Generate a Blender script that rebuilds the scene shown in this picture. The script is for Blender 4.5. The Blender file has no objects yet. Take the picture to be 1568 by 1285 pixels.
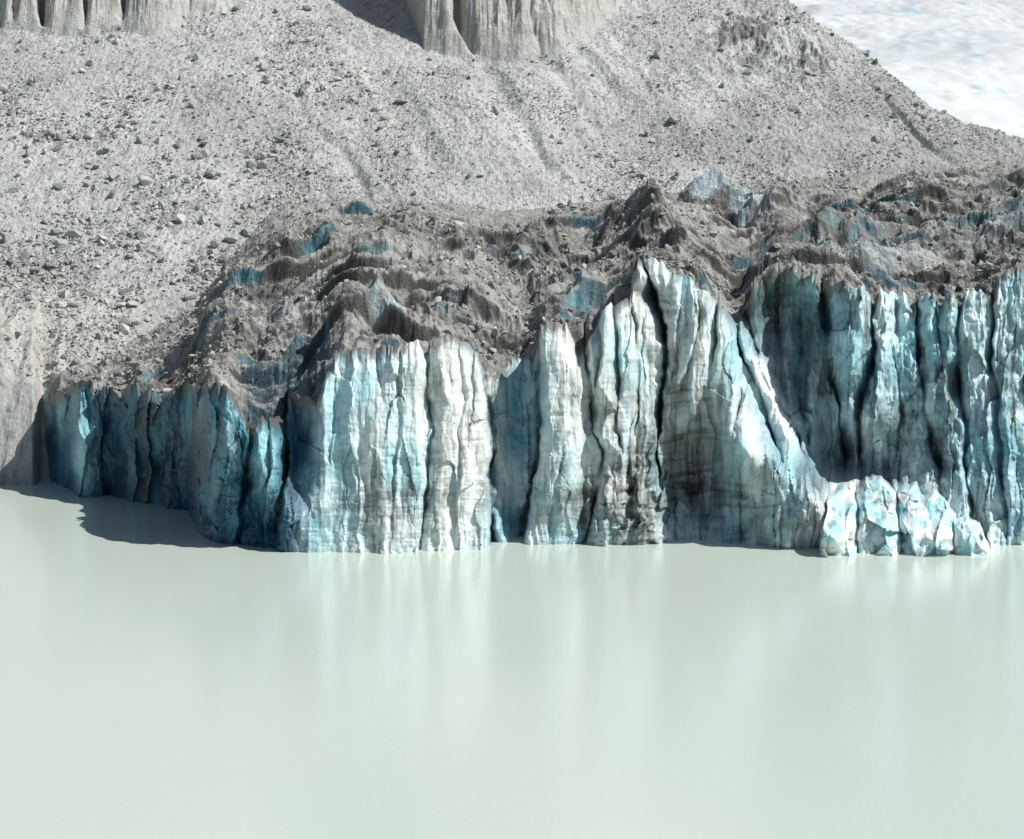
import bpy, math, numpy as np
from mathutils import Vector
rng=np.random.default_rng(7)
F=2800.0; CH=50.0; HY=335.0; CX=784.0
# ---------------------------------------------------------------- noise
def _h(ix,iy,seed):
    a=(ix.astype(np.int64)*374761393+iy.astype(np.int64)*668265263+seed*1442695041)&0xffffffff
    a=((a^(a>>13))*1274126177)&0xffffffff
    a=((a^(a>>16))*2246822519)&0xffffffff
    a=a^(a>>15)
    return (a&0xffffff)/float(0xffffff)*2-1
def vn(x,y,seed=0):
    x=np.asarray(x,float); y=np.asarray(y,float)
    x,y=np.broadcast_arrays(x,y)
    ix=np.floor(x); iy=np.floor(y); fx=x-ix; fy=y-iy
    fx=fx*fx*(3-2*fx); fy=fy*fy*(3-2*fy)
    ix=ix.astype(np.int64); iy=iy.astype(np.int64)
    a=_h(ix,iy,seed); b=_h(ix+1,iy,seed); c=_h(ix,iy+1,seed); d=_h(ix+1,iy+1,seed)
    return (a*(1-fx)+b*fx)*(1-fy)+(c*(1-fx)+d*fx)*fy
def fbm(x,y,o=4,seed=0,g=.5):
    s=0;a=1;t=0
    for i in range(o):
        s=s+a*vn(x*2**i+i*17.3,y*2**i+i*9.1,seed+i*31); t+=a; a*=g
    return s/t
def ridged(x,y,o=4,seed=0,g=.5):
    s=0;a=1;t=0
    for i in range(o):
        s=s+a*(1-np.abs(vn(x*2**i+i*17.3,y*2**i+i*9.1,seed+i*31))*2); t+=a; a*=g
    return s/t
def ss(a,b,x):
    t=np.clip((x-a)/(b-a),0,1); return t*t*(3-2*t)
def tab(x,pts):
    p=np.array(pts,float); return np.interp(x,p[:,0],p[:,1])
def mix(a,b,t):
    t=np.asarray(t)[...,None]
    return a*(1-t)+b*t
# ---------------------------------------------------------------- mesh helpers
def make_mesh(name,co,faces,col=None,smooth=True,mat=None,parent=None):
    me=bpy.data.meshes.new(name)
    nv=len(co); nf=len(faces); k=faces.shape[1]
    me.vertices.add(nv); me.vertices.foreach_set('co',co.astype(np.float32).ravel())
    me.loops.add(nf*k); me.loops.foreach_set('vertex_index',faces.astype(np.int32).ravel())
    me.polygons.add(nf); me.polygons.foreach_set('loop_start',np.arange(0,nf*k,k,dtype=np.int32))
    me.polygons.foreach_set('use_smooth',np.full(nf,smooth))
    me.update(calc_edges=True)
    if col is not None:
        a=me.color_attributes.new('col','FLOAT_COLOR','POINT')
        c=np.ones((nv,4),np.float32); c[:,:3]=np.clip(col.reshape(-1,3),0,1); a.data.foreach_set('color',c.ravel())
    ob=bpy.data.objects.new(name,me); bpy.context.scene.collection.objects.link(ob)
    if mat: me.materials.append(mat)
    if parent: ob.parent=parent
    return ob
def grid_faces(nr,nc):
    i=np.arange(nr*nc).reshape(nr,nc)
    return np.stack([i[:-1,:-1],i[:-1,1:],i[1:,1:],i[1:,:-1]],-1).reshape(-1,4)
# ---------------------------------------------------------------- materials
def vmat(name,rough=.8,spec=.2,nscale=2.0,namp=.25,bump=.3,bscale=4.0,bdist=.1,stretch=(1,1,1)):
    m=bpy.data.materials.new(name); m.use_nodes=True; nt=m.node_tree; N=nt.nodes; L=nt.links
    b=N['Principled BSDF']; b.inputs['Roughness'].default_value=rough; b.inputs['Specular IOR Level'].default_value=spec
    at=N.new('ShaderNodeVertexColor'); at.layer_name='col'
    tc=N.new('ShaderNodeTexCoord'); mp=N.new('ShaderNodeMapping'); mp.inputs['Scale'].default_value=stretch
    L.new(tc.outputs['Object'],mp.inputs[0])
    n=N.new('ShaderNodeTexNoise'); n.inputs['Scale'].default_value=nscale; n.inputs['Detail'].default_value=8; n.inputs['Roughness'].default_value=.7
    L.new(mp.outputs[0],n.inputs['Vector'])
    mr=N.new('ShaderNodeMapRange'); mr.inputs[1].default_value=.3; mr.inputs[2].default_value=.7; mr.inputs[3].default_value=1-namp; mr.inputs[4].default_value=1+namp
    L.new(n.outputs['Fac'],mr.inputs[0])
    vm=N.new('ShaderNodeVectorMath'); vm.operation='SCALE'; L.new(at.outputs['Color'],vm.inputs[0]); L.new(mr.outputs[0],vm.inputs['Scale'])
    L.new(vm.outputs[0],b.inputs['Base Color'])
    n2=N.new('ShaderNodeTexNoise'); n2.inputs['Scale'].default_value=bscale; n2.inputs['Detail'].default_value=8; n2.inputs['Roughness'].default_value=.65
    L.new(mp.outputs[0],n2.inputs['Vector'])
    bp=N.new('ShaderNodeBump'); bp.inputs['Strength'].default_value=bump; bp.inputs['Distance'].default_value=bdist
    L.new(n2.outputs['Fac'],bp.inputs['Height']); L.new(bp.outputs[0],b.inputs['Normal'])
    return m
M_ice=vmat('glacier_ice',.4,.4,1.2,.14,.4,1.3,.25,(1,1,.6))
M_deb=vmat('glacial_debris',.9,.1,1.2,.3,.9,1.5,.5)
M_mor=vmat('moraine_scree',.95,.1,1.0,.22,.9,1.4,.4)
M_rock=vmat('moraine_rock',.9,.15,1.5,.25,.5,3,.1)
M_snow=vmat('glacier_snow',.6,.2,.05,.05,.4,.12,1.5)

def col(*c): return np.array(c,float)
# ================================================================= ICE CLIFF
s1=np.arange(0,60,2.0); s2=np.arange(60,1640,1.25); s3=np.arange(1640,2300,4.0)
S=np.concatenate([s1,s2,s3]); ns=len(S)
water=[(60,727),(75,737),(120,757),(165,761),(200,768),(285,781),(302,818),(370,836),(440,843),(520,846),(640,845),(740,839),(800,834),(1000,832),(1270,833),(1568,833),(2300,825)]
rim=[(0,605),(60,624),(68,604),(75,597),(92,602),(110,590),(135,582),(150,592),(165,590),(185,604),(200,588),(225,596),(245,606),(262,595),(290,582),(318,586),(340,592),(360,606),(378,640),(392,656),(402,632),(412,642),(430,650),(440,600),(470,602),(486,615),(497,580),(512,542),(545,532),(575,530),(600,526),(640,524),(652,542),(664,520),(684,511),(715,525),(738,548),(752,572),(775,560),(795,545),(818,552),(830,500),(850,489),(870,498),(886,542),(900,530),(912,500),(924,470),(945,462),(962,448),(970,415),(980,384),(992,392),(1003,396),(1015,402),(1030,418),(1055,425),(1075,440),(1092,458),(1105,462),(1118,478),(1128,500),(1136,470),(1150,460),(1156,430),(1170,420),(1190,408),(1225,405),(1250,418),(1262,436),(1290,432),(1330,447),(1338,466),(1350,450),(1375,445),(1395,462),(1405,452),(1440,446),(1462,446),(1470,470),(1480,440),(1500,440),(1518,452),(1528,424),(1550,414),(1568,410),(1620,405),(1700,430),(1900,420),(2300,430)]
Yb=F*CH/(tab(S,water)-HY)
cr=[([(578,500),(581,560),(582,620),(590,700)],1.0,8,500,640),
 ([(655,500),(661,600),(655,700),(646,850)],3.6,9,400,900),
 ([(738,540),(746,620),(754,700),(752,850)],6.0,12,400,900),
 ([(818,500),(829,600),(831,680),(815,760),(793,850)],5,12,400,900),
 ([(884,520),(899,580),(906,640),(925,700),(905,780),(890,850)],4,10,400,860),
 ([(922,450),(917,520),(915,600),(912,650)],3.2,8,400,690),
 ([(944,450),(945,560),(944,640),(960,720)],3,7,400,720),
 ([(978,380),(998,440),(1018,500),(1020,560),(1010,640),(1003,700),(1020,800)],8,13,300,760),
 ([(1072,430),(1060,540),(1042,600),(1030,650)],2.4,8,400,650),
 ([(1094,440),(1098,520),(1088,580)],2.8,7,400,590),
 ([(1105,440),(1133,520),(1158,600),(1180,660),(1205,720)],4.5,9,400,720),
 ([(1140,470),(1170,580),(1215,650),(1250,740),(1285,840)],4,10,400,860),
 ([(1136,500),(1128,650),(1135,760),(1130,850)],2.2,8,600,850),
 ([(1075,600),(1095,700),(1075,850)],1.2,9,600,850),
 ([(1260,420),(1262,560),(1285,640),(1295,720)],5,10,400,760),
 ([(1228,420),(1222,560),(1240,720)],3,9,400,760),([(1192,410),(1188,520),(1215,640)],3,9,400,700),
 ([(1340,440),(1338,560),(1318,640),(1322,740)],5,11,400,760),
 ([(1375,440),(1368,540),(1380,640),(1372,700)],2.4,8,400,720),
 ([(1398,440),(1402,540),(1412,620),(1438,720)],5,10,400,760),
 ([(1440,440),(1436,520),(1450,620)],2.4,8,400,700),
 ([(1472,440),(1464,560),(1478,700),(1500,850)],5,10,400,850),
 ([(1522,430),(1520,560),(1532,700),(1545,850)],3.5,8,400,850),
 ([(1600,400),(1590,850)],3,9,400,850),([(1650,400),(1665,850)],4,9,400,850),([(1740,400),(1725,850)],4,9,400,850),([(1820,400),(1835,850)],4,12,400,850),
 ([(620,520),(616,600),(605,720),(600,850)],.7,6,500,850),([(700,510),(708,620),(702,720),(700,850)],.8,6,500,850),
 ([(860,480),(866,560),(870,640),(850,740),(835,830)],1.3,8,480,850),([(965,450),(972,540),(976,640),(965,760)],2,7,440,800),
 ([(1040,420),(1038,500),(1030,580)],1.5,6,400,620),
 ([(103,590),(108,660),(104,740)],3,9,500,860),([(166,590),(150,680),(160,770)],2.5,8,500,860),
 ([(216,590),(208,680),(212,770)],1.4,8,500,860),([(296,600),(290,700),(296,800)],3.2,9,500,860),
 ([(383,630),(375,720),(366,830)],4,9,500,860),
 ([(412,640),(412,720),(400,840)],2.0,6,500,860),([(440,640),(436,720),(425,840)],4,8,500,860)]
rjit=tab(S,[(0,1.5),(430,1.5),(520,.8),(740,.8),(820,1),(1100,1),(1150,1.8),(2300,1.8)])
rp=tab(S,rim)+rjit*(4*vn(S/11,S*0,3)+3*vn(S/4.5,S*0,4))
for (pl,d,w_,y0,y1) in cr:
    rp+=2.6*d*np.exp(-((S-pl[0][0])/5.0)**2)*np.where(S>1150,1.7,.8)
NV=330
v=np.linspace(0,1,NV)[:,None]
pyb=tab(S,water)+45
PY=pyb[None,:]+(rp-pyb)[None,:]*v
SS=np.broadcast_to(S[None,:],PY.shape).copy()
pf=np.clip((840-PY)/(840-540),0,1)
win=ss(380,450,SS)*(1-ss(520,640,SS))
Slook=SS-62*pf*win
Ybl=F*CH/(tab(Slook,water)-HY)
Lc=tab(S,[(0,.03),(300,.03),(440,.12),(520,.3),(740,.3),(830,.3),(1000,.35),(1100,.3),(1250,.35),(1450,.3),(2300,.3)])
Z0=np.clip(CH-(PY-HY)*Ybl/F,-4,50)
blobs=[(790,640,-8,34,150),(775,770,-3,22,60),(860,600,2.5,30,130),(700,680,1.6,40,200),(610,680,1.2,40,200),
 (1065,725,-8,50,80),(1040,780,-3.0,40,60),(940,560,1.5,40,120),(960,790,2,70,50),(1215,770,7,50,90),(1180,690,4,32,60),
 (1130,650,3,24,70),(1215,560,-9,66,125),(1190,480,-6,52,60),(1270,690,-8,50,60),(1325,560,0,34,110),(1385,600,-2,40,150),
 (1205,600,2.5,12,100),(1245,560,2.5,12,120),
 (1330,710,-7,60,45),(1420,690,-2,40,60),(1510,640,1,45,200),(560,640,1,30,100),(860,745,2.0,30,45),(905,770,-2,25,40),
 (1140,700,4,20,40),(1055,510,2,40,90),(1135,480,-4,14,50),(1305,500,3,30,90),(1450,600,-1,20,120),
 (82,670,-3,16,60),(128,705,4,20,55),(130,610,-3,25,30),(190,700,-2,30,80),(240,640,2.0,30,60),(255,730,-2,30,40),(325,680,4.5,30,110),(350,640,2,14,60),(345,780,2.0,26,60),(400,700,4,22,60),(405,790,-1.5,22,40),(430,610,-6,22,40),(455,660,-8,24,90)]
P=np.zeros_like(PY)
wx=7*fbm(SS/45,PY/60,3,11); wy=10*fbm(SS/50,PY/50,3,12)
for (bx,by,d,rx,ry) in blobs:
    q=((SS+wx-bx)/rx)**2+((PY+wy-by)/ry)**2
    P+=d*np.exp(-q**1.6*0.9)
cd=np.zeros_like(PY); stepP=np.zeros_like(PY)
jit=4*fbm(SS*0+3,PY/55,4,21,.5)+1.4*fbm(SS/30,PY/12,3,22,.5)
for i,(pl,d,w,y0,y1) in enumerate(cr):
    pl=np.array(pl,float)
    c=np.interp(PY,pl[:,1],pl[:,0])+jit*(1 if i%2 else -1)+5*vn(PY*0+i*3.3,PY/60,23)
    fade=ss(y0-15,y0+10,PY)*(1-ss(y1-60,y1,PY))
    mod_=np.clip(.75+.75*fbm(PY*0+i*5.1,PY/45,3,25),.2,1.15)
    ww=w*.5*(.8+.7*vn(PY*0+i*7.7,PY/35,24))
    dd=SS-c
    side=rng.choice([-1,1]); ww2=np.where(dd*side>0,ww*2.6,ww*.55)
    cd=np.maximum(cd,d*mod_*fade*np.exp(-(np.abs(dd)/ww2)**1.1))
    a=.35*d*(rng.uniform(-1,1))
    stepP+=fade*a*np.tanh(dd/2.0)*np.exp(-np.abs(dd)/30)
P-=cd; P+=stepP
def facets(sx,sy,seed,warp=0):
    x=(SS+warp)/sx; y=PY/sy+ .5*vn(SS/40,PY/60,seed+5)
    ix=np.floor(x); 
    best=np.full(PY.shape,9.); hh=np.zeros_like(PY)
    iy=np.floor(y)
    for dx in (-1,0,1):
        for dy in (-1,0,1):
            cx=(ix+dx).astype(np.int64); cy=(iy+dy).astype(np.int64)
            ox=_h(cx,cy,seed)*.45+.5; oy=_h(cx,cy,seed+1)*.45+.5
            ux=x-cx-ox; uy=y-cy-oy; dd=ux*ux+uy*uy
            h=_h(cx,cy,seed+2)+1.3*ux*_h(cx,cy,seed+3)+1.0*uy*_h(cx,cy,seed+4)
            m=dd<best; best=np.where(m,dd,best); hh=np.where(m,h,hh)
    return hh
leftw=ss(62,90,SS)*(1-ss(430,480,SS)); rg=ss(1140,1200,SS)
P+=facets(28,150,401,wx)*(.5+.2*leftw+.5*rg)
P+=facets(13,50,411,wx)*(.08+.25*leftw+.22*rg)
P+=0.8*ridged((SS+wx)/40,PY/300,3,41)
P+=0.55*fbm(SS/36,PY/90,4,43,.55)+.3*fbm(SS/30,PY/26,4,430,.5)
P+=0.12*ridged(SS/16,PY/13,3,44,.55)*(.2+.8*ss(560,740,PY))
P+=0.12*fbm((SS+wx*.5)/5,PY/110,3,45)
P+=0.06*fbm(SS/60,PY/3.5,3,46)
rough=np.exp(-((SS-1000)/90)**2-((PY-775)/65)**2)
P+=rough*1.2*facets(15,22,421)+rough*.5*ridged(SS/9,PY/12,3,47)
P+=leftw*(.45*ridged((SS+wx)/22,PY/110,3,48,.6)+.4*ridged((SS+wx)/9,PY/40,4,49,.6)+.8*fbm(SS/26,PY/40,4,52,.6))
P+=rg*(.8*ridged(SS/24+wx/20,PY/120,3,50)+.3*ridged(SS/8,PY/30,3,51)+.6*fbm(SS/20,PY/30,4,53,.6))
bt=tab(SS,[(1255,850),(1268,760),(1285,742),(1300,738),(1312,752),(1320,732),(1345,728),(1362,742),(1372,758),(1385,742),(1400,740),(1415,762),(1432,752),(1450,770),(1465,795),(1480,792),(1500,800),(1518,850)])+3*vn(SS/6,PY*0,61)
blk=ss(-4,8,PY-bt)*ss(1250,1262,SS)*(1-ss(1510,1522,SS))
Pb=9-9*np.clip((825-PY)/100,0,1)**1.3+.9*facets(26,44,431,wx)+.15*facets(10,14,441,wx)+1.5*fbm(SS/26,PY/36,3,62)-3*np.exp(-(np.abs(SS-1312)/4))-3*np.exp(-(np.abs(SS-1373-.1*(PY-760))/4))-2*np.exp(-(np.abs(SS-1460)/5))
P=P*(1-blk)+Pb*blk
finc=tab(PY,[(540,1152),(580,1168),(640,1195),(700,1222),(760,1248),(830,1275)])
fin=np.exp(-(np.abs(SS-finc)/16)**2)*ss(540,556,PY)*(1-ss(820,850,PY))
P+=3.0*fin
tau=np.clip((rp[None,:]+40-PY)/40,0,1)
Lback=1.8*tau**3
endfade=ss(62,80,SS)
Y=Ybl+Lc[None,:]*Z0+Lback-P*endfade
Z=CH-(PY-HY)*Y/F
XS=(SS-CX)/F
X=XS*Y
lf=S<60
X0=tab(S,[(0,-76),(60,X[0,len(s1)])]); Y0=tab(S,[(0,392),(60,Yb[len(s1)]+1)])
X[:,lf]=X0[lf][None,:]+1.5*vn(S[lf]/14,0*S[lf],72)[None,:]; Y[:,lf]=Y0[lf][None,:]
zt=tab(S,[(0,26),(60,Z[-1,len(s1)])])[lf]
Z[:,lf]=-4+(zt+4)[None,:]*v
Z=np.maximum(Z,-5)
X+=.4*fbm(SS/10,PY/20,3,71)*endfade
# colours
white=col(.83,.89,.88); cream=col(.75,.745,.68); cyan=col(.38,.69,.73); teal=col(.09,.36,.44); deep_ice_shade=col(.014,.085,.145); dirt_shade=col(.155,.145,.12); dark=col(.03,.038,.04)  # the darker tones serve real ice and dirt as well as painted shade
cn=fbm(SS/40,PY/90,4,81)
C=np.broadcast_to(white,PY.shape+(3,)).copy()
C=mix(C,cyan,np.clip(.24+1.1*cn,0,1))
C=mix(C,cream,np.clip(.9*fbm(SS/25,PY/140,3,82)+.2,0,.8)*ss(520,640,SS)*(1-ss(1100,1300,SS)))
def reg(lst,k=1.):
    r=np.zeros_like(PY)
    for (bx,by,rx,ry,a) in lst:
        q=((SS+wx*2-bx)/rx)**2+((PY+wy*2-by)/ry)**2
        r=np.maximum(r,a*np.exp(-q))
    return np.clip(r+k*.4*fbm(SS/18,PY/40,4,83)*(r>.03)*np.minimum(1,r*4),0,1)
C=mix(C,cyan,reg([(520,700,35,140,.9),(500,820,60,30,.5),(560,600,20,50,.7),(620,700,20,100,.3),(1110,560,25,70,.7),(1200,720,30,90,.6),(1135,700,25,40,.7),(110,690,25,60,.9),(1420,720,60,40,.3),(860,700,40,80,.4),(1170,600,20,50,.4),(1310,520,50,110,.8),(1380,540,50,110,.7),(1440,520,50,100,.7),(1540,500,80,120,.5)]))
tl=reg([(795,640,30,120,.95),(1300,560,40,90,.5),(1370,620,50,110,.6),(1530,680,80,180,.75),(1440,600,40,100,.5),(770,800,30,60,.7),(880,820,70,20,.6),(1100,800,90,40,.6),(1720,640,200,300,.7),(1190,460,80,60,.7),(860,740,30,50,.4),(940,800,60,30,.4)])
tl=np.maximum(tl,leftw*np.clip(.95+.4*fbm(SS/22,PY/60,3,95),0,1))  # teal base of the shade painted on the left flank
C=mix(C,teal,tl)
C=mix(C,deep_ice_shade,np.clip(leftw*(.52+1.1*fbm(SS/16,PY/70,4,96,.6)+.25*ss(700,800,PY)),0,.92))  # left flank's shade painted into the ice colour
C=mix(C,deep_ice_shade,reg([(1225,560,72,150,.72),(1270,700,60,60,.8),(1350,710,60,50,.75),(455,670,34,110,1),(75,680,28,90,.95),(200,680,50,90,.85),(240,730,100,70,.85),(300,720,20,100,.8),(350,790,80,60,.8),(430,800,60,60,.8),(1180,470,60,40,.5)])*.93)  # shade painted on flank faces and in the right-hand recess
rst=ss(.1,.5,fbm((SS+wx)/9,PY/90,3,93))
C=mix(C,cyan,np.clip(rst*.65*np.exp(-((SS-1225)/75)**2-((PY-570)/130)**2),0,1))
C=mix(C,cyan*1.1,reg([(128,700,16,55,.95),(412,690,14,50,.9),(352,650,9,60,.6),(92,640,6,30,.7),(280,650,8,50,.4),(400,650,12,20,.5),(195,690,5,60,.3),(330,720,5,80,.4)],.8))  # bright cyan ice faces, plus a lit ridge painted pale
C=mix(C,deep_ice_shade,np.clip((cd-1.4)/2.6,0,.9))  # blue crevasse ice, darkened further with painted shade
bandy=PY+.06*SS+14*fbm(SS/90,PY/80,3,84)
bands=ss(-.1,.6,fbm(SS/60,bandy/6.0,3,85))
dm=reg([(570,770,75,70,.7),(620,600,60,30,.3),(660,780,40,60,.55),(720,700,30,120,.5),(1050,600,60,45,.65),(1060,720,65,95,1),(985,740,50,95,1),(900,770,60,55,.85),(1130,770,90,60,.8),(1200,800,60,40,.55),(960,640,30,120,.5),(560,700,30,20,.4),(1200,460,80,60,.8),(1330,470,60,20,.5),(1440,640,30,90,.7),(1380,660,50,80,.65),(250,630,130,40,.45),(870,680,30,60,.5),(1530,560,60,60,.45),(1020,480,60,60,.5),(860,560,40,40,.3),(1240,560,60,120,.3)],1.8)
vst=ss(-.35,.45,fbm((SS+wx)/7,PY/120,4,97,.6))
C=mix(C,dirt_shade,np.clip(dm*(.2+.45*bands+.55*vst),0,.93))  # real dirt, plus shade painted on flank, recess and hollow face
C=mix(C,dark,np.clip(reg([(1062,715,52,85,1.1),(1000,775,38,55,.6),(985,700,20,40,.5),(580,775,45,25,.35),(230,690,110,60,.5),(1160,460,40,50,.45),(1440,660,16,40,.5),(900,770,25,30,.5),(1120,800,60,30,.45)])*(.6+.2*bands+.3*vst),0,.92))  # dark grime and strata, plus painted shade in hollows and on the flank
C*= (1-.10*bands*ss(440,520,SS))[...,None]
st=ss(.04,.45,fbm((SS+wx)/5.0,PY/150,4,86,.6))*ss(-.4,.25,fbm(SS/60,PY/70,3,88))
C=mix(C,dirt_shade*.7,(.6+.2*rg-.15*leftw)*st*(1-.7*blk))
C=mix(C,dirt_shade*.8,.85*ss(28,2,PY-rp[None,:]+12*fbm(SS/10,PY/12,3,87))*ss(-.4,.3,fbm(SS/40,PY*0,2,89)+.1*(SS>900)+.15*leftw))
bc=mix(np.broadcast_to(white,PY.shape+(3,)).copy(),cyan,np.clip(.35+1.4*fbm(SS/16,PY/20,4,90),0,1))  # cyan mixed in as the teal shading of the fallen blocks
bc=mix(bc,dirt_shade,np.clip(1.4*fbm(SS/14,PY/12,4,91)-.1,0,.6))
C=mix(C,bc,np.clip(blk,0,1))
C=mix(C,white*1.02,np.clip(fin*1.1,0,.85)*ss(720,640,PY))
glacier=bpy.data.objects.new('glacier',None); bpy.context.scene.collection.objects.link(glacier)
co=np.stack([X,Y,Z],-1)
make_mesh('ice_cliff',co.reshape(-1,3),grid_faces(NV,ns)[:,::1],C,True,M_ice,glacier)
# ================================================================= GLACIER TOP
w=np.concatenate([np.arange(0,50,.3),np.arange(50,120,.4),np.arange(120,200,1.5)])
nw=len(w); W=w[:,None]
xr=X[-1]; yr=Y[-1]; zr=Z[-1]
dirx=(S-CX)/F
def smooth1(a,k):
    ker=np.ones(k)/k; return np.convolve(np.pad(a,(k//2,k-1-k//2),mode='edge'),ker,'valid')
zs=smooth1(smooth1(zr,45),25)-2.0
ys=smooth1(smooth1(yr,45),25); ys=np.maximum(ys,yr-11); 
bl=1-np.exp(-W/12)
TY=yr[None,:]+W+(ys-yr)[None,:]*bl
TX=np.where((S>=60)[None,:],xr[None,:]+dirx[None,:]*(TY-yr[None,:]),xr[None,:]+dirx[None,:]*W)
SX=np.broadcast_to(S[None,:],TX.shape)
bpy_=tab(S,[(0,575),(60,575),(150,552),(230,512),(300,480),(325,440),(345,400),(400,345),(440,305),(560,305),(640,308),(760,325),(840,325),(1000,305),(1100,300),(1200,285),(1300,272),(1400,258),(1568,245),(2300,240)])
sl=.62
def Yat(py): return 256.4/(sl-(HY-py)/F)
Ybd=Yat(bpy_); Zbd=54+sl*(Ybd-420)+.6
ysm=smooth1(smooth1(yr,45),25)
un=(TY-ysm[None,:])/np.maximum(Ybd-ysm,8)[None,:]
H=zs[None,:]+(Zbd-zs)[None,:]*np.where(un<1,np.clip(un,0,1)**1.0,1+(un-1)*.25)
H=H+(zr-zs)[None,:]*np.exp(-W/2.2)
wa=TX+9*fbm(TX/24,TY/24,4,101); wb=TY+9*fbm(TX/24,TY/24,4,102)
ph=(wb+.12*wa)/11.0
saw=ph-np.floor(ph); sawh=np.where(saw<.14,saw/.14,1-(saw-.14)/.86)
mod=ss(-.4,.4,fbm(wa/26,wb/14,3,103))
span=np.clip((Ybd-ysm)/100,.25,1)[None,:]
amp=ss(1,9,W)*(1-.85*ss(.65,1.02,un))*span**.6
bil=np.abs(vn(wa/17,wb/11,108))*1.6+.5*np.abs(vn(wa/8,wb/6,109))*1.6
hum=3.0*(sawh-.5)*mod+3.4*(ridged(wa/22,wb/15,3,104,.5)-.35)+2.0*(bil-.7)+2.4*(ridged(wa/9,wb/6.5,4,105,.6)-.3)
H+=amp*hum
H+=ss(0,5,W)*(1-.5*ss(.9,1.1,un))*(.65*fbm(TX/2.4,TY/2.4,4,106,.7)+.5*ridged(TX/4.5,TY/3.5,4,107,.6))
icem=np.zeros_like(TX)
feats=[(1098,392,9,6,7,1),(1135,384,4,6,6,.8),(975,378,5,8,7,0),(1012,372,4,7,6,0),(828,372,5,9,8,0),(1160,362,5,8,7,.1),(680,372,4,14,9,0),(560,385,3,14,10,0),(1310,350,4,9,6,.1),(1410,395,5,10,8,.1),
 (527,305,4.5,1.8,4,1),(548,305,2.5,2.5,3,1),(610,308,2,7,3,.5),(690,312,3,5,4,.3),(650,318,2.5,8,4,.2),(440,304,2.5,8,6,0),(480,302,2,6,6,0),(410,308,3.5,6,6,0),(735,325,3,9,5,.1),(880,335,4,7,6,0),(905,322,4,5,6,.2),(960,345,4,8,7,.1),
 (1210,322,2,6,5,0),(1320,318,2.5,6,4,.4),(1360,316,3,4,4,.6),(1395,320,3,4,4,.4),(1500,330,4,7,5,.3),(1550,335,5,7,5,.4),(1450,345,3,9,6,.1),(1250,350,4,10,6,0),(1568,372,5,10,8,.1),(1480,380,4,14,8,.0),(1045,345,5,7,6,0),(1085,335,4,5,5,.0),(310,338,3,8,5,0),(390,330,4,9,6,.1)]
for (px,yy,h,rx,ry,ic) in feats:
    xx=(px-CX)/F*yy
    r=np.sqrt(((wa-xx-1)/rx/1.3)**2+((wb-yy)/ry/1.3)**2)
    k=np.clip(1-r,0,1)
    H+=h*k**1.0*ss(0,3,W)
    if ic: icem=np.maximum(icem,ic*ss(.0,.35,k))
H[0]=zr
TZ=H
dxx=np.gradient(TX,axis=1); gx=np.gradient(TZ,axis=1)/np.where(np.abs(dxx)<.05,.05,dxx); gy=np.gradient(TZ,axis=0)/np.maximum(np.gradient(TY,axis=0),.05)
steep=ss(.9,2.0,np.abs(gy))*(gy>0)
deb=col(.30,.293,.27); deb2=col(.43,.423,.395); deb3=col(.07,.068,.062)
cn=fbm(TX/9,TY/9,5,111,.6)
D=mix(np.broadcast_to(deb,TX.shape+(3,)).copy(),deb2,np.clip(.3+1.1*cn,0,1))
D=mix(D,deb3,ss(.0,.5,fbm(TX/10,TY/6,5,112,.6))*.65)
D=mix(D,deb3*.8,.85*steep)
D=mix(D,deb3,ss(.1,-.35,hum/6)*.4)  # hollows between mounds darkened: painted shade and soot
D=mix(D,np.broadcast_to(col(.39,.39,.372),TX.shape+(3,)),.6*ss(.6,1.0,un+.25*fbm(TX/12,TY/12,3,119))*(1-.7*steep))
nearrim=np.exp(-W/12)
icek=np.clip(steep*ss(.15,.5,fbm(TX/13,TY/10,3,113)+.35*nearrim+.18*ss(1000,1300,SX)*(W<70)-.05),0,1)
iceC=mix(np.broadcast_to(col(.05,.15,.19),TX.shape+(3,)).copy(),cyan*.8,np.clip(.2+1.5*fbm(TX/3,TY/3,3,114),0,1))
D=mix(D,iceC,icek*.8)
lfm=ss(365,385,SX+8*fbm(TX/5,TY/5,2,117))*ss(512,495,SX)*ss(34,20,W+6*fbm(TX/7,TY/7,3,118))
lfc=mix(np.broadcast_to(col(.02,.06,.085),TX.shape+(3,)).copy(),col(.14,.23,.26),np.clip(.2+1.5*fbm(SX/5,W/12,3,116),0,1))
D=mix(D,lfc,lfm*.8*ss(.1,.7,gy))  # dark navy paints the shaded ice face behind the left rim
D=mix(D,mix(iceC,np.broadcast_to(white,TX.shape+(3,)),np.full(TX.shape,.55)),np.clip(icem*1.1*ss(-.4,.2,fbm(TX/4,TY/4,3,115)),0,.95))
rimC=C[-1][None]; D=mix(D,np.broadcast_to(rimC,D.shape),np.exp(-W/1.0)+0*TX)
tco=np.stack([TX,TY,TZ],-1)
make_mesh('debris_covered_surface',tco.reshape(-1,3),grid_faces(nw,ns),D,False,M_deb,glacier)
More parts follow.
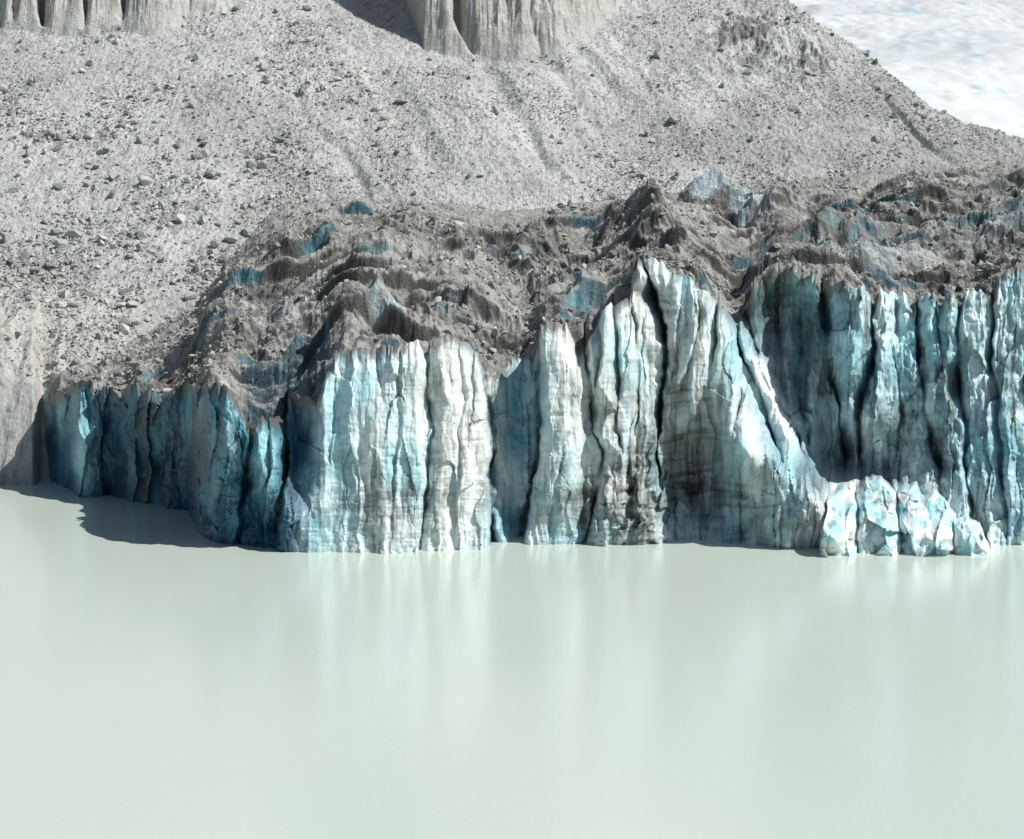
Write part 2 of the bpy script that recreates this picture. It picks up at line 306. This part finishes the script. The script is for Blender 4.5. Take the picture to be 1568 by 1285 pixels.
# ================================================================= MORAINE
ms=np.concatenate([np.arange(-900,-40,6.0),np.arange(-40,1610,1.7),np.arange(1610,2600,6.0)])
my=np.concatenate([np.arange(336,372,.3),np.arange(372,532,.36),np.arange(532,640,1.5),np.arange(640,1000,6.0)])
MSX,MY=np.meshgrid(ms,my); MX=(MSX-CX)/F*MY
pl=54+sl*(MY-420)
und=3.0*fbm(MX/60,MY/60,3,201)+1.4*fbm(MX/22,MY/22,3,202)
skw=MX+.45*(MY-420)
chm=ss(340,560,MSX)
chn=1-np.abs(vn((skw+7*fbm(MX/30,MY/40,3,203))/13,MY/140,204))*2
MZ=pl+und-1.6*ss(.35,1,chn)*(.15+.85*chm)*ss(-.3,.3,fbm(MX/50,MY/50,2,218))
MZ+=.7*ridged((skw+5*fbm(MX/14,MY/20,3,216))/7,MY/40,3,205)*(.3+.7*chm)*ss(390,430,MY)*ss(-.3,.4,fbm(MX/30,MY/30,2,217))
bs=6.0*(1-ss(48,66,MSX))
MYb=MY+bs*(1-ss(370,392,MY))
bank=tab(MYb,[(338,-18),(345,-6),(349,0),(353,9.5),(358,18.5),(367,26.5),(388,36),(400,42.5),(1010,400)])+2.0*ridged((MX+3*fbm(MX/8,MY/8,3,219))/8,MY/30,4,206,.6)*(1-ss(378,395,MY))
lf2=1-ss(40,330,MSX+0*MY)
t=(1-ss(385,402,MY))*lf2
MZ=MZ*(1-t)+(bank+und*.2)*t
MZ+=.40*fbm(MX/2.6,MY/2.6,4,207,.65)+.32*ridged(MX/1.3,MY/1.3,3,208,.6)
pc=tab(ms,[(-900,60),(-100,40),(0,48),(80,64),(160,58),(230,60),(300,42),(345,28),(380,2),(420,-50),(590,-60),(620,-5),(650,80),(720,90),(800,86),(850,80),(900,50),(950,0),(990,-100),(1250,-1500),(2600,-3000)])
Yc=Yat(np.maximum(pc,-1000))[None,:]+ss(980,1010,ms)[None,:]*2000
dY=np.clip(MY-Yc+2.5*fbm(MX/8,MY/50,3,209),0,400)
flute=ridged((MX+3*fbm(MX/20,MY/20,2,210))/10,MY/120+5,4,211,.6)
cl=np.minimum(dY,70)*(1.5)+ 8.0*flute*ss(0,14,dY)+1.8*ridged(MX/2.5,MY/8,3,212)*ss(0,5,dY)+1.3*ridged(MX/9,(MZ+dY)/3,2,213)*ss(0,5,dY)
for (x0,x1,wd,dp) in [(600,645,14,22),(700,729,9,20),(64,67,7,16),(131,126,6,12),(190,180,6,11),(20,16,6,8),(812,828,4,6),(290,282,4,6)]:
    pyv=HY-(MZ+cl-CH)*F/MY
    cxg=x0+(x1-x0)*np.clip(pyv/80,0,1)
    cl-=dp*np.exp(-((MSX-cxg)/wd)**2)*ss(0,8,dY)
MZ+=cl
pr=tab(ms,[(-900,-600),(900,-600),(1100,-200),(1160,-60),(1200,0),(1270,48),(1340,92),(1400,142),(1440,168),(1568,206),(1900,250),(2600,260)])
Yr=Yat(np.maximum(pr,-1100))[None,:]+5*fbm(MX/12,MY/40,4,214,.6)
back=np.clip(MY-Yr,0,None)
MZ=MZ-back*sl-np.minimum(back*.45,60)*1.0
oc=np.exp(-(((MSX-1150)/60)**2+((MY-Yat(55))/14)**2))+.8*np.exp(-(((MSX-1235)/30)**2+((MY-Yat(95))/9)**2))
MZ+=oc*3.5*ridged(MX/5,MY/6,4,215,.6)
mcol=col(.415,.42,.405); m2=col(.525,.532,.515); m3=col(.24,.24,.232); tan=col(.49,.475,.42); rust=col(.40,.24,.16)
cn=fbm(MX/35,MY/25,5,221,.6)
E=mix(np.broadcast_to(mcol,MX.shape+(3,)).copy(),m2,np.clip(.45+1.3*cn,0,1))
E=mix(E,m3,ss(.1,.5,fbm(MX/3,MY/4,4,222,.7))*.5)
E=mix(E,tan,np.clip(ss(0,3,dY)*.6+.6*t*ss(0,.3,fbm(MX/15,MY/15,3,223)+.2),0,.85))
E=mix(E,col(.16,.16,.15),np.clip(oc*ss(-.1,.3,fbm(MX/3,MY/3,4,224)),0,.8))
E=mix(E,m3*.95,ss(1150,1500,MSX)*ss(466,425,MY)*.5)
E=mix(E,m3,ss(.1,.4,fbm(MX/30,MY/12,4,227))*.3*ss(900,1200,MSX))
E=mix(E,rust,np.exp(-(((MSX-375)/14)**2+((MY-416)/4)**2))*.6*ss(-.1,.3,fbm(MX/1.5,MY/1.5,3,226)))
sp=ss(.4,.8,vn(MX/.9,MY/.9,225)); E*=(1-.35*sp)[...,None]
mco=np.stack([MX,MY,MZ],-1)
make_mesh('moraine_hillside',mco.reshape(-1,3),grid_faces(len(my),len(ms)),E,False,M_mor)
# ================================================================= ROCKS
def ico(sub):
    import bmesh
    b=bmesh.new(); bmesh.ops.create_icosphere(b,subdivisions=sub,radius=1)
    vv=np.array([p.co[:] for p in b.verts]); ff=np.array([[q.index for q in f.verts] for f in b.faces]); b.free(); return vv,ff
I1=ico(1); I2=ico(2)
def rocks(name,pos,size,proto,base,parent=None):
    vv,ff=proto; n=len(pos); k=len(vv)
    protos=[]
    for j in range(24):
        p=vv.copy()
        for _ in range(8):
            nrm=rng.normal(size=3); nrm/=np.linalg.norm(nrm); dd=rng.uniform(.3,.7)
            ex=np.clip(p@nrm-dd,0,None); p-=ex[:,None]*nrm
        p*=rng.uniform(.5,1.4,3); protos.append(p)
    protos=np.array(protos)
    pick=protos[rng.integers(0,24,n)]
    a=rng.uniform(0,6.28,n); c,s_=np.cos(a),np.sin(a)
    x=pick[...,0]*c[:,None]-pick[...,1]*s_[:,None]; y=pick[...,0]*s_[:,None]+pick[...,1]*c[:,None]; z=pick[...,2]*.8
    V=np.stack([x,y,z],-1)*size[:,None,None]+pos[:,None,:]
    V[...,2]+=.3*size[:,None]
    f=(ff[None]+(np.arange(n)*k)[:,None,None]).reshape(-1,3)
    cc=base[None]*rng.uniform(.6,1.3,n)[:,None]*(1+rng.normal(0,.03,(n,3)))
    cc=np.repeat(cc,k,0)
    return make_mesh(name,V.reshape(-1,3),f,cc,False,M_rock,parent)
def pick(coarr,weight,n):
    wgt=weight.ravel(); cs=np.cumsum(wgt); idx=np.searchsorted(cs,rng.uniform(0,cs[-1],n)); idx=np.minimum(idx,len(wgt)-1)
    return coarr.reshape(-1,3)[idx]
clus=ss(-.2,.5,fbm(MX/14,MY/14,4,231))+.12
vis=((my>352)&(my<530))[:,None]*((ms>-60)&(ms<1620))[None,:]*(dY<1)*(back<2)*clus*np.gradient(MX,axis=1)*(MY>354)
lft=(1-.65*ss(350,700,MSX))*(1+1.5*ss(470,400,MY))
p1=pick(mco,vis*lft,13000); z1=.29*(rng.pareto(3.0,len(p1))+1); z1=np.minimum(z1,1.6)
big=z1>.6
rocks('boulder_field',p1[big],z1[big],I2,col(.41,.41,.39))
rocks('cobble_field',p1[~big],z1[~big],I1,col(.43,.43,.41))
p2=pick(mco,vis,34000); z2=rng.uniform(.12,.34,len(p2))
rocks('loose_stones',p2,z2,I1,col(.46,.46,.44))
tw=((w>3)&(w<130))[:,None]*((S>100)&(S<1620))[None,:]*np.abs(np.gradient(TX,axis=1)*np.gradient(TY,axis=0))*(1-np.clip(icem,0,1))*(steep<.4)*(1-lfm)*ss(-.3,.4,fbm(TX/12,TY/12,3,232))
p3=pick(tco,tw,20000); z3=np.minimum(.17+.17*rng.pareto(2.3,len(p3)),1.1)
rocks('surface_rocks',p3,z3,I1,col(.38,.375,.35),glacier)
# ================================================================= UPPER GLACIER
ux=np.linspace(40,1100,520); uy=np.linspace(520,2600,900); UX,UY=np.meshgrid(ux,uy)
UZ=60+.2*(UY-600)+10*fbm(UX/140,UY/140,3,301)+5*ridged((UX+.3*UY)/50,UY/50,4,302,.6)*ss(-.3,.5,fbm(UX/120,UY/120,2,303))+1.1*ridged(UX/10,UY/20,3,304)
UZ+=.25*np.clip(UX-420,0,None)*ss(900,1600,UY)
uc=mix(np.broadcast_to(col(.66,.68,.68),UX.shape+(3,)).copy(),col(.50,.58,.61),np.clip(.2+.9*fbm(UX/40,UY/90,4,305),0,1))
uc=mix(uc,col(.40,.40,.38),ss(.05,.6,fbm((UX-.25*UY)/14,UY/160,4,306))*.5*ss(470,240,UX-.12*UY+150))
uc=mix(uc,col(.22,.5,.62),ss(.45,.7,fbm(UX/14,UY/50,3,307))*.7)
make_mesh('upper_glacier',np.stack([UX,UY,UZ],-1).reshape(-1,3),grid_faces(len(uy),len(ux)),uc,True,M_snow)
# ================================================================= LAKE
me=bpy.data.meshes.new('lake_water'); R=3000
me.from_pydata([(-R,-R,0),(R,-R,0),(R,600,0),(-R,600,0)],[],[(0,1,2,3)]); lake=bpy.data.objects.new('lake_water',me); bpy.context.scene.collection.objects.link(lake)
m=bpy.data.materials.new('milky_lake_water'); m.use_nodes=True; N=m.node_tree.nodes; L=m.node_tree.links; b=N['Principled BSDF']
b.inputs['Roughness'].default_value=.18; b.inputs['IOR'].default_value=1.33; b.inputs['Specular IOR Level'].default_value=.5
tc=N.new('ShaderNodeTexCoord'); n=N.new('ShaderNodeTexNoise'); n.inputs['Scale'].default_value=.02; n.inputs['Detail'].default_value=4
L.new(tc.outputs['Object'],n.inputs['Vector']); cr_=N.new('ShaderNodeValToRGB'); L.new(n.outputs['Fac'],cr_.inputs[0])
cr_.color_ramp.elements[0].position=.3; cr_.color_ramp.elements[0].color=(.545,.625,.55,1); cr_.color_ramp.elements[1].position=.7; cr_.color_ramp.elements[1].color=(.58,.645,.57,1)
L.new(cr_.outputs[0],b.inputs['Base Color'])
n2=N.new('ShaderNodeTexNoise'); n2.inputs['Scale'].default_value=1.2; n2.inputs['Detail'].default_value=5
L.new(tc.outputs['Object'],n2.inputs['Vector']); bp=N.new('ShaderNodeBump'); bp.inputs['Strength'].default_value=.16; bp.inputs['Distance'].default_value=.15
L.new(n2.outputs['Fac'],bp.inputs['Height']); L.new(bp.outputs[0],b.inputs['Normal'])
me.materials.append(m)
# ================================================================= LIGHT
el=math.radians(49); az=math.radians(-14)
d=Vector((math.cos(el)*math.cos(az),math.cos(el)*math.sin(az),math.sin(el)))
su=bpy.data.lights.new('sun','SUN'); su.energy=4.9; su.angle=math.radians(.5); su.color=(1,.982,.95)
so=bpy.data.objects.new('sun',su); so.rotation_euler=(-d).to_track_quat('-Z','Y').to_euler(); bpy.context.scene.collection.objects.link(so)
wd=bpy.data.worlds.new('World'); bpy.context.scene.world=wd; wd.use_nodes=True; N=wd.node_tree.nodes; L=wd.node_tree.links
sk=N.new('ShaderNodeTexSky'); sk.sky_type='NISHITA'; sk.sun_disc=False; sk.sun_elevation=el; sk.sun_rotation=math.atan2(d.x,d.y)
bg=N['Background']; bg.inputs[1].default_value=.06; L.new(sk.outputs[0],bg.inputs[0])
# ================================================================= CAMERA
cam=bpy.data.cameras.new('camera'); cam.sensor_fit='HORIZONTAL'; cam.sensor_width=36; cam.lens=36*F/1568
cam.shift_y=-(642.5-HY)/1568; cam.clip_end=6000; cam.clip_start=1
cao=bpy.data.objects.new('camera',cam); cao.location=(0,0,CH); cao.rotation_euler=(math.radians(90),0,0)
bpy.context.scene.collection.objects.link(cao); bpy.context.scene.camera=cao
sc=bpy.context.scene; sc.view_settings.view_transform='Standard'; sc.view_settings.look='None'; sc.view_settings.exposure=0
